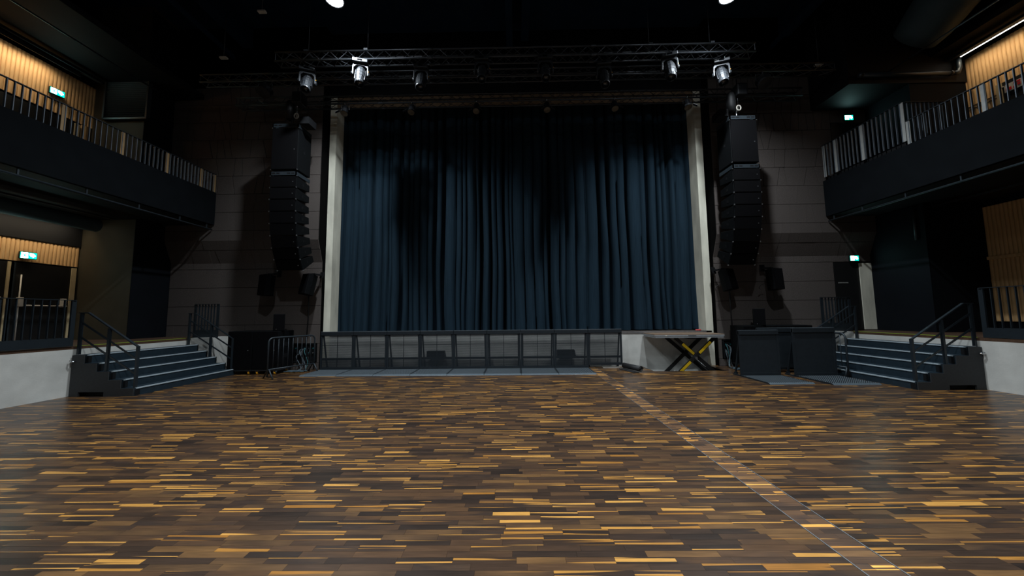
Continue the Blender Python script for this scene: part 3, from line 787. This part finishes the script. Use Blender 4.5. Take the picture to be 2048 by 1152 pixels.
def wallspk(label, x, rz, sgn, tl=-12):
    yb = YW-.02
    root = thing('wall_speaker', label, 'speaker', (x, yb-.42, 2.55), (math.radians(tl), 0, rz), group='wall speakers beside the stage')
    pts = [(-.17, -.15), (.17, -.15), (.17, -.02), (.08, .16), (-.08, .16), (-.17, -.02)]
    MB().prism([(a, c, -.31) for a, c in pts], (0, 0, .62)).build('cabinet', speaker_m, root, bevel=.008)
    MB().box(-.16, .16, -.163, -.15, -.3, .3).build('grille', grille_m, root)
    MB().box(-.2, .2, -.03, .03, .325, .345).build('yoke', black, root)
    MB().bar((0, .0, .34), (0, .3, .4), .06, .05).build('wall_arm', black, root)
    MB().box(-.08, .08, .29, .32, .3, .5).build('wall_plate', black, root)
    MB().path([(-.17*sgn, .15, -.1), (-.26*sgn, .2, -.14), (-.27*sgn, .25, -.22), (-.18*sgn, .3, -.25)], .008, 6).build('cable_loop', cable_m, root, smooth=True)
wallspk('black wall speaker turned outward, left of the left line array', -7.42, math.radians(-22), 1, -4)
wallspk('black wall speaker turned inward, beside the left concrete column', -6.17, math.radians(-28), 1)
wallspk('black wall speaker turned inward, beside the right concrete column', 6.2, math.radians(28), 1)
wallspk('black wall speaker turned outward, right of the right line array', 7.55, math.radians(12), 1, -4)

def line_array(sgn, label):
    xc = -6.42 if sgn < 0 else 6.32
    hw = .365; y0 = 8.8; dp = .6
    root = thing('line_array', label, 'line array', (xc, y0, 2.9))
    x0, x1 = xc-hw, xc+hw
    def frame(z):
        f = MB().box(x0, x1, y0, y0+.02, z, z+.1).box(x0, x0+.03, y0, y0+dp, z, z+.1).box(x1-.03, x1, y0, y0+dp, z, z+.1).build('flying_frame', steel, root)
        for u in (-.27, -.15, .15, .27):
            MB().box(xc+u-.045, xc+u+.045, y0-.003, y0, z+.035, z+.07).build('slot', black, f)
    def cab(pa, ang, h, name):
        """pa top front (y,z); tilted by ang"""
        dn = Vector((0, math.sin(ang), -math.cos(ang))); bk = Vector((0, math.cos(ang), math.sin(ang)))
        P = Vector((0, *pa)); hh = h*.965
        def V(x, a, c): q = P+bk*a+dn*c; return (x, q.y, q.z)
        m = MB(); t = .07
        n = len(m.v)
        m.prism([V(x0, .02, 0), V(x0, .02, hh), V(x0+.0, dp, hh-t if h < .5 else hh), V(x0, dp, t if h < .5 else 0)], (x1-x0, 0, 0))
        c = m.build(name, speaker_m, root, bevel=.006)
        g = MB().prism([V(x0+.012, .0, .01), V(x0+.012, .0, hh-.01), V(x0+.012, .02, hh-.01), V(x0+.012, .02, .01)], (x1-x0-.024, 0, 0)); g.build('grille', grille_m, c)
        bx = x1-.09
        MB().lathe([(0, 0), (.013, 0), (.013, .004), (0, .004)], V(bx, 0, hh*.52), tuple(-bk), 8).build('badge', alu, c)
        for xx in (x0-.006, x1+.006):
            for cc in (.0, hh):
                q = Vector(V(xx, .015, cc)); MB().lathe([(0, -.012), (.014, -.012), (.014, .012), (0, .012)], tuple(q), (1, 0, 0), 8).build('rigging_pin', alu, c)
        for xx in (x0-.004, x1+.001):
            q = Vector(V(xx, dp*.5, hh*.5)); MB().box(xx, xx+.003, q.y-.03, q.y+.03, q.z-.035, q.z+.035).build('side_handle', black, c)
        return (P+dn*h).yz
    frame(6.92)
    p = cab((y0, 6.9), 0, 1.25, 'subwoofer_cabinet')
    frame(5.53)
    p = (y0, 5.51)
    for a in (0, .5, 2.5, 5, 9, 14, 20, 27):
        p = cab(p, math.radians(a), .335, 'array_cabinet')
    MB().tube((xc, y0+.25, 7.0), (xc, y0+.25, 7.35), .02, 8).build('lifting_eye', chrome, root, smooth=True)
    MB().box(xc-.6, xc-.36, y0+.05, y0+.4, 7.05, 7.25).build('tilt_beam', black, root) if sgn > 0 else MB().box(xc+.36, xc+.62, y0+.05, y0+.4, 7.05, 7.25).build('tilt_beam', black, root)
    h = thing('chain_hoist', 'bagged chain hoist above the %s line array' % ('left' if sgn < 0 else 'right'), 'hoist', (xc, y0+.3, 7.3))
    MB().lathe([(.05, 7.3), (.11, 7.34), (.12, 7.5), (.12, 7.7), (.09, 7.86), (.03, 7.92)], (xc-.1, y0+.3, 0), (0, 0, 1), 14).build('chain_bag', rubber, h, smooth=True)
    MB().box(xc+.02, xc+.3, y0+.15, y0+.45, 7.75, 8.1).build('motor', plastic, h, bevel=.03)
    MB().tube((xc+.1, y0+.3, 7.32), (xc+.1, y0+.3, 8.3), .012, 6).build('chain', chrome, h, smooth=True)
    MB().path([(xc+.1+.06*math.cos(t), y0+.28, 7.42+.075*math.sin(t)) for t in [i*2*PI/12 for i in range(12)]], .018, 8, True).build('shackle', white_p, h, smooth=True)
line_array(-1, 'black curved line array hanging left of the stage')
line_array(1, 'black curved line array hanging right of the stage')

# ------------------------------------------------------------------ trusses
def truss(label, x0, x1, y, z, a=.24, pitch=.48, rc=.024, rb=.009, joints=()):
    root = thing('lighting_truss', label, 'truss', ((x0+x1)/2, y, z))
    cs = [(y, z), (y+a, z), (y, z+a), (y+a, z+a)]
    for k, (yy, zz) in enumerate(cs):
        MB().tube((x0, yy, zz), (x1, yy, zz), rc, 8).build('chord', truss_m, root, smooth=True)
    n = int((x1-x0)/pitch*2); st = (x1-x0)/n
    for (A, B) in ((0, 2), (1, 3), (0, 1), (2, 3)):
        for i in range(n):
            p = cs[A] if i % 2 else cs[B]; q = cs[B] if i % 2 else cs[A]
            MB().tube((x0+st*i, *p), (x0+st*(i+1), *q), rb, 5).build('brace', truss_m, root)
    for x in (x0+.02, x1-.02):
        MB().path([(x, *cs[0]), (x, *cs[1]), (x, *cs[3]), (x, *cs[2])], rb, 6, True).build('end_brace', truss_m, root)
    for x in joints:
        for (yy, zz) in cs:
            MB().lathe([(rc, -.07), (rc+.01, -.06), (rc+.01, .06), (rc, .07)], (x, yy, zz), (1, 0, 0), 8).build('coupler', truss_m, root)
    return root
T1 = truss('front lighting truss carrying the eight moving heads', -6.32, 6.31, 8.15, 8.36, joints=(-2.2, 2.1))
T2 = truss('long middle lighting truss behind the moving heads', -8.95, 8.97, 8.8, 8.3, .22, .6, joints=(-4.5, 0, 4.5))
T3 = truss('long rear lighting truss nearest the stage curtain', -8.4, 8.55, 9.4, 7.98, .24, .6, joints=(-4, .05, 4))
for x in (-5.5, -3.9, 3.6, 5.2):
    o = thing('hanging_clamp', 'suspension clamp on the front truss %s' % {-5.5: 'at its left end', -3.9: 'above the second moving head from left', 3.6: 'above the second moving head from right', 5.2: 'at its right end'}[x], 'clamp', (x, 8.27, 8.6))
    MB().box(x-.05, x+.05, 8.13, 8.41, 8.6, 8.66).build('plate', truss_m, o)
    MB().tube((x, 8.27, 8.66), (x, 8.27, 11), .008, 6).build('steel_wire', truss_m, o, smooth=True)

# ------------------------------------------------------------------ moving heads
def moving_head(label, x, y, z, tilt, pan):
    root = thing('moving_head_light', label, 'stage light', (x, y, z), (0, 0, pan), group='moving heads on the front truss')
    b = MB().box(-.185, .185, -.12, .12, -.15, -.055).build('base', head_m, root, bevel=.012)
    MB().box(-.07, .05, -.124, -.12, -.125, -.08).build('display', glass_d, b)
    for i in range(7):
        MB().box(-.178+i*.013, -.172+i*.013, -.125, -.12, -.14, -.065).build('vent_fin', head_d, b)
    for u in (-.09, .09):
        MB().path([(u, .034*math.cos(t), .034*math.sin(t)) for t in [i*2*PI/10 for i in range(10)]], .013, 6, True).build('clamp', chrome, root, smooth=True)
        MB().box(u-.012, u+.012, -.015, .015, -.06, -.035).build('clamp_bolt', chrome, root)
    yk = MB()
    yk.prism([(-.15, -.05, -.165), (-.19, -.05, -.21), (-.2, -.05, -.36), (-.19, -.05, -.47), (-.165, -.05, -.47), (-.16, -.05, -.27), (-.1, -.05, -.215), (.1, -.05, -.215), (.16, -.05, -.27), (.165, -.05, -.47), (.19, -.05, -.47), (.2, -.05, -.36), (.19, -.05, -.21), (.15, -.05, -.165)], (0, .1, 0))
    yk.build('yoke', head_m, root, bevel=.006)
    for s_ in (-1, 1):
        MB().lathe([(.0, 0), (.065, 0), (.05, .03), (.0, .035)], (s_*.19, 0, -.43), (s_, 0, 0), 12).build('pivot_cover', head_m, root)
    pv = Vector((0, 0, -.43)); ax = Vector((0, -math.sin(tilt), -math.cos(tilt)))
    hd = MB().lathe([(.0, -.22), (.07, -.22), (.105, -.18), (.125, -.09), (.13, .02), (.128, .1), (.115, .2), (.1, .3)], pv, ax, 12).build('head_body', head_m, root, bevel=.005)
    MB().lathe([(.1, .29), (.118, .3), (.12, .36), (.108, .385), (.095, .36)], pv, ax, 18).build('lens_ring', head_m, hd, smooth=False)
    MB().lathe([(.0, .35), (.098, .352), (.098, .36), (.0, .375)], pv, ax, 18).build('lens', glass_d, hd, smooth=True)
    for h, r_ in ((-.08, .128), (.04, .132), (.15, .124)):
        MB().lathe([(r_, h-.006), (r_+.003, h), (r_-.001, h+.006)], pv, ax, 12).build('seam', head_d, hd)
    side = Vector((1, 0, 0))
    for s_ in (-1, 1):
        c = pv+side*s_*.118
        MB().bar(c+ax*-.12, c+ax*.24, .03, .09, tuple(ax.cross(side))).build('side_vent', head_d, hd, bevel=.008)
    MB().lathe([(0, 0), (.012, 0), (.012, .01), (0, .01)], (.2, -.035, -.36), (1, -.6, 0), 8).build('warning_dot', yellow, root)
    return root
MH = [(-5.58, 8.39, 'first moving head from the left, angled outward'), (-4.02, 8.15, 'second moving head from the left, brightly lit'), (-2.49, 8.39, 'third moving head from the left on the front truss'),
      (-.82, 8.15, 'fourth moving head from the left, in shade'), (.83, 8.15, 'fifth moving head from the left, in shade'), (2.42, 8.39, 'third moving head from the right on the front truss'),
      (4.06, 8.15, 'second moving head from the right, brightly lit'), (5.54, 8.39, 'rightmost moving head on the front truss')]
MHP = [(.5, .34), (.35, .25), (.45, .1), (.5, 0), (.5, 0), (.42, -.08), (.38, -.25), (.42, -.3)]
for (x, y, lb), (ti, pa) in zip(MH, MHP):
    moving_head('grey '+lb if 'grey' not in lb else lb, x, y, 8.36, ti, pa)

def par(label, x, y, z, rz=0):
    root = thing('fresnel_spotlight', label, 'stage light', (x, y, z), (0, 0, rz), group='small spotlights on the rear truss')
    MB().lathe([(.0, -.13), (.07, -.13), (.09, -.08), (.09, .1), (.105, .11), (.105, .15), (.0, .15)], (0, 0, -.2), (0, -.35, -1), 14).build('can', head_d, root, smooth=False)
    MB().lathe([(.0, .151), (.095, .152), (0, .16)], (0, 0, -.2), (0, -.35, -1), 14).build('lens', mat('frosted_lens', (96, 86, 68), .4), root)
    MB().path([(-.12, 0, -.2), (-.12, 0, -.05), (.12, 0, -.05), (.12, 0, -.2)], .01, 6).build('bracket', truss_m, root)
    MB().path([(0, .034*math.cos(t), .034*math.sin(t)) for t in [i*2*PI/10 for i in range(10)]], .012, 6, True).build('clamp', chrome, root, smooth=True)
    for s in (-1, 1):
        MB().bar((s*.1, -.13, -.3), (s*.2, -.17, -.38), .1, .004).build('barn_door', truss_m, root)
for x, lb in ((-5.07, 'small spotlight on the rear truss beside the left column'), (-3.06, 'second small spotlight from the left on the rear truss'), (-1.12, 'third small spotlight from the left on the rear truss'),
              (.98, 'third small spotlight from the right on the rear truss'), (2.99, 'second small spotlight from the right on the rear truss'), (5.14, 'small spotlight on the rear truss beside the right column')):
    par(lb, x, 9.4, 7.98, rng.uniform(-.3, .3))
for x, s in ((-7.05, 'left'), (6.95, 'right')):
    root = thing('followspot', 'dark round spotlight at the %s part of the middle truss' % s, 'stage light', (x, 8.8, 8.28))
    MB().lathe([(.0, -.2), (.1, -.2), (.17, -.1), (.17, .12), (.0, .14)], (x, 8.8, 8.0), (0, -.5, -.8), 16).build('housing', plastic, root)
    MB().path([(x-.2, 8.8, 8.0), (x-.2, 8.8, 8.2), (x+.2, 8.8, 8.2), (x+.2, 8.8, 8.0)], .014, 6).build('bracket', truss_m, root)
    MB().tube((x, 8.8, 8.2), (x, 8.8, 8.28), .02, 8).build('clamp', truss_m, root)

# ------------------------------------------------------------------ house lights
COOL = (.86, .94, 1.0)
def house_light(label, x, y, z, e, spot=math.radians(128)):
    root = thing('house_light', label, 'ceiling light', (x, y, z), group='house lights')
    MB().lathe([(.06, .32), (.09, .3), (.1, .12), (.2, .05), (.22, .0), (.2, .0), (.18, .03)], (x, y, z), (0, 0, 1), 18).build('housing', plastic, root, smooth=False)
    MB().lathe([(.0, -.06), (.1, -.05), (.17, -.01), (.17, .02), (.0, .02)], (x, y, z), (0, 0, 1), 18).build('lens', lamp_e, root)
    MB().tube((x, y, z+.3), (x, y, 11), .015, 6).build('pendant_rod', truss_m, root, smooth=True)
    l = lamp('SPOT', 'house_light_beam', (0, 0, -.09), e, COOL, .12, spot=spot, blend=.75); l.parent = root
E_ = 1750
house_light('glaring house light above the second moving head from left', -4.23, 7.2, 9.08, E_, math.radians(142))
house_light('glaring house light above the second moving head from right', 5.05, 7.2, 8.95, E_, math.radians(142))
for yy in (2.6, -2.0):
    for xx, s in ((-2.9, 'left'), (3.1, 'right')):
        house_light('house light on the %s of the %s row out of view' % (s, 'middle' if yy > 0 else 'rear'), xx, yy, 9.0, E_*.95)

# ------------------------------------------------------------------ gallery wall washers
def washer(label, x, y0, y1, z, e, sg, hide_diffuser=False):
    root = thing('wall_washer', label, 'light strip', (x, (y0+y1)/2, z))
    MB().box(x-.03, x+.03, y0, y1, z, z+.05).build('profile', plastic, root)
    MB().box(x-.015, x+.015, y0+.02, y1-.02, z-.004, z).build('diffuser', strip_e, root)
    if hide_diffuser: MB().box(x+.05, x+.06, y0, y1+.3, z-.07, z+.05).build('added_diffuser_cover', plastic, root)  # added plate, hides the glowing diffuser from the camera
    l = lamp('AREA', 'wall_washer_light', (0, 0, -.02), e, (1, .8, .55), .06, y1-y0-.05, target=None)
    l.parent = root; l.rotation_euler = (0, math.radians(28)*(1 if sg < 0 else -1), 0)
washer('dim linear wall light above the left gallery oak', -12.05, 4.4, 8.2, 8.36, 21, -1, hide_diffuser=True)
washer('bright linear wall light above the right gallery oak', 12.05, 6.3, 8.55, 8.4, 8, 1)
washer('linear wall light above the lower left doors', -12.0, 6.4, 8.9, 4.3, 12.5, -1)

# ------------------------------------------------------------------ ducts and pipes
dd = thing('air_duct', 'large round fabric air duct above the right gallery', 'duct', (11, 7, 9.2))
MB().path([(10.6, -2, 9.5), (10.6, 7.0, 9.5), (10.7, 7.7, 9.25), (10.75, 8.2, 8.95), (10.75, 8.42, 8.85)], [.62, .62, .6, .55, .5], 24).build('duct_tube', duct_m, dd, smooth=True)
MB().lathe([(.63, -.03), (.65, 0), (.63, .03)], (10.6, 7.0, 9.5), (0, 1, 0), 24).build('duct_collar', steel, dd, smooth=True)
dd = thing('soffit_pipe', 'horizontal grey pipe under the right soffit', 'pipe', (10.6, 8.85, 8.05))
MB().tube((9.4, 8.62, 8.0), (11.9, 8.62, 8.0), .055, 12).build('pipe', steel, dd, smooth=True)
MB().path([(11.9, 8.62, 8.0), (12.05, 8.62, 8.02), (12.1, 8.62, 8.15), (12.1, 8.62, 8.5)], .055, 12).build('elbow', steel, dd, smooth=True)
for x in (9.45, 11.85):
    MB().lathe([(.07, -.03), (.075, 0), (.07, .03)], (x, 8.62, 8.0), (1, 0, 0), 12).build('pipe_clamp', plastic, dd)
dd = thing('round_duct', 'round grey duct under the left gallery near the oak band', 'duct', (-11.6, 6, 4.1))
MB().tube((-11.3, 3, 4.12), (-11.3, 8.6, 4.12), .18, 16).build('duct_tube', duct_m, dd, smooth=True)
dd = thing('wall_pipe', 'thin vertical pipe on the dark wall under the right gallery', 'pipe', (10.87, 8.9, 3.5))
MB().tube((10.85, 8.95, 3.5), (10.85, 8.95, 4.45), .03, 8).build('pipe', steel, dd, smooth=True)

# ------------------------------------------------------------------ wall niches, cables, oddments
def niche(sgn, x0, x1, z0, z1):
    s = 'left' if sgn < 0 else 'right'
    root = thing('cable_box', 'open black wall box full of cables, %s of the stage' % s, 'cable box', ((x0+x1)/2, YW, z0))
    MB().box(x0, x1, YW+.02, YW+.028, z0, z1).build('back_plate', black, root)
    MB().box(x0, x0+.02, YW-.03, YW+.03, z0, z1).box(x1-.02, x1, YW-.03, YW+.03, z0, z1).box(x0, x1, YW-.03, YW+.03, z1-.02, z1).box(x0, x1, YW-.03, YW+.03, z0, z0+.02).build('frame', black, root)
    for r_ in range(2):
        for c in range(5):
            x = x0+.1+c*(x1-x0-.2)/4; z = z1-.14-r_*.14
            MB().lathe([(0, 0), (.02, 0), (.02, .03), (0, .03)], (x, YW+.02, z), (0, -1, 0), 8).build('socket', chrome if (c+r_) % 2 else cable_c, root)
    rr = random.Random(5 if sgn < 0 else 9)
    cb = thing('cable_bundle', 'tangled cables hanging from the wall box %s of the stage' % s, 'cables', ((x0+x1)/2, YW-.1, 0))
    for i in range(9):
        xa = rr.uniform(x0+(.24 if sgn < 0 else .06), x1-.06 if sgn < 0 else x0+.14); za = rr.choice((z1-.14, z1-.28)); xb = xa+(rr.uniform(-.04, .2) if sgn < 0 else rr.uniform(-.06, .02))
        pts = [Vector((xa, YW-.02, za)), Vector((xa+rr.uniform(-.08, .08), YW-.14, za-.1)), Vector((xb, YW-.18, max(.1, za-.4))), Vector((xb+rr.uniform(-.02, .1)*-sgn, YW-.28, .03)), Vector((xb+rr.uniform(-.02, .15)*-sgn, YW-.4, .02))]
        out = []
        for k in range(len(pts)-1):
            for t in (0, .33, .66):
                p0 = pts[max(k-1, 0)]; p1 = pts[k]; p2 = pts[k+1]; p3 = pts[min(k+2, len(pts)-1)]
                out.append(.5*((2*p1)+(p2-p0)*t+(2*p0-5*p1+4*p2-p3)*t*t+(3*p1-p0-3*p2+p3)*t**3))
        out.append(pts[-1])
        MB().path(out, .009, 5).build('cable', (cable_m, cable_w, cable_m, cable_c, cable_m, cable_w)[i % 6], cb, smooth=True)
niche(-1, -6.88, -6.14, .22, .78)
niche(1, 6.22, 6.7, .22, .78)
for sgn, x in ((-1, -6.42), (1, 6.5)):
    o = thing('wall_cable', 'black cable run down the wall below the %s inner wall speaker' % ('left' if sgn < 0 else 'right'), 'cable', (x, YW-.03, .8))
    MB().path([(x, YW-.035, 2.3), (x+.01, YW-.035, 1.6), (x+.03*sgn, YW-.035, .8)], .016, 6).build('cable', cable_m, o, smooth=True)
for sgn, x0, x1, y in ((-1, -6.85, -6.2, 9.75), (1, 6.1, 6.5, 9.5)):
    o = thing('floor_sheet', 'pale crumpled sheet lying on the floor below the %s wall box' % ('left' if sgn < 0 else 'right'), 'sheet', ((x0+x1)/2, y, 0))
    mb = MB(); nx, ny = 10, 6
    for j in range(ny+1):
        for i in range(nx+1):
            mb.v.append((x0+(x1-x0)*i/nx, y-.12+.3*j/ny, .012+.02*abs(math.sin(i*1.3+j*2.1))))
    for j in range(ny):
        for i in range(nx): mb.f.append((j*(nx+1)+i, j*(nx+1)+i+1, (j+1)*(nx+1)+i+1, (j+1)*(nx+1)+i))
    c = mb.build('sheet', mat('sheet_grey', (70, 84, 92), .35), o); sd = c.modifiers.new('thick', 'SOLIDIFY'); sd.thickness = .004
# rolled mat at the end of the barrier row
o = thing('rolled_mat', 'rolled black rubber mat on the floor beside the barrier row', 'mat', (3.3, 9.4, 0))
sp = []
for i in range(48):
    t = i/47*5*PI; r = .03+.055*i/47; sp.append((r*math.cos(t), r*math.sin(t)))
mb = MB(); A = Vector((3.12, 9.85, .092)); B = Vector((3.36, 9.15, .092)); ax = (B-A).normalized(); sd_ = ax.cross(Vector((0, 0, 1)))
for e in (A, B):
    for u, v in sp: mb.v.append(tuple(e+sd_*u+Vector((0, 0, v))))
n = len(sp)
for i in range(n-1): mb.f.append((i, i+1, n+i+1, n+i))
c = mb.build('roll', rubber, o, smooth=True); m_ = c.modifiers.new('thick', 'SOLIDIFY'); m_.thickness = .006
mb = MB().prism([(2.95, 9.75, .004), (3.12, 9.85, .004), (3.3, 9.12, .004), (3.12, 9.1, .004)], (0, 0, .012)); mb.build('flat_flap', rubber, o)
for x, s in ((-2.44, 'left'), (1.5, 'right')):
    o = thing('front_fill_speaker', 'low black speaker box behind the barrier row, %s of the two' % s, 'speaker', (x, 10.15, .3))
    MB().prism([(x-.28, 10.05, .3), (x+.28, 10.05, .3), (x+.24, 10.05, .53), (x-.28, 10.05, .53)], (0, .2, 0)).build('cabinet', speaker_m, o, bevel=.01)
    MB().box(x-.26, x+.22, 10.04, 10.05, .32, .51).build('grille', grille_m, o)
    MB().box(x-.2, x+.2, 10.22, 10.3, .25, .32).build('wall_shelf', steel, o)
tag(MB().box(2.55, 3.05, 9.98, 10.12, 0, .02).build('white_strip', white_p, None, loc=(2.8, 10.05, 0)), 'pale strip on the floor under the last barrier panel', 'strip')
# small dim ceiling gadgets
for i, (x, y, z, lb) in enumerate(((-6.6, 8.0, 9.6, 'small pale detector under the ceiling, upper left'), (8.9, 9.2, 8.75, 'small pale bracket on the ceiling near the middle truss right end'), (-8.3, 8.8, 9.0, 'small pale bracket near the middle truss left end'))):
    o = thing('ceiling_bracket', lb, 'bracket', (x, y, z))
    MB().box(x-.1, x+.1, y-.04, y+.04, z, z+.04).build('plate', white_p, o)
    MB().tube((x, y, z+.04), (x, y, 11), .01, 6).build('rod', truss_m, o, smooth=True)
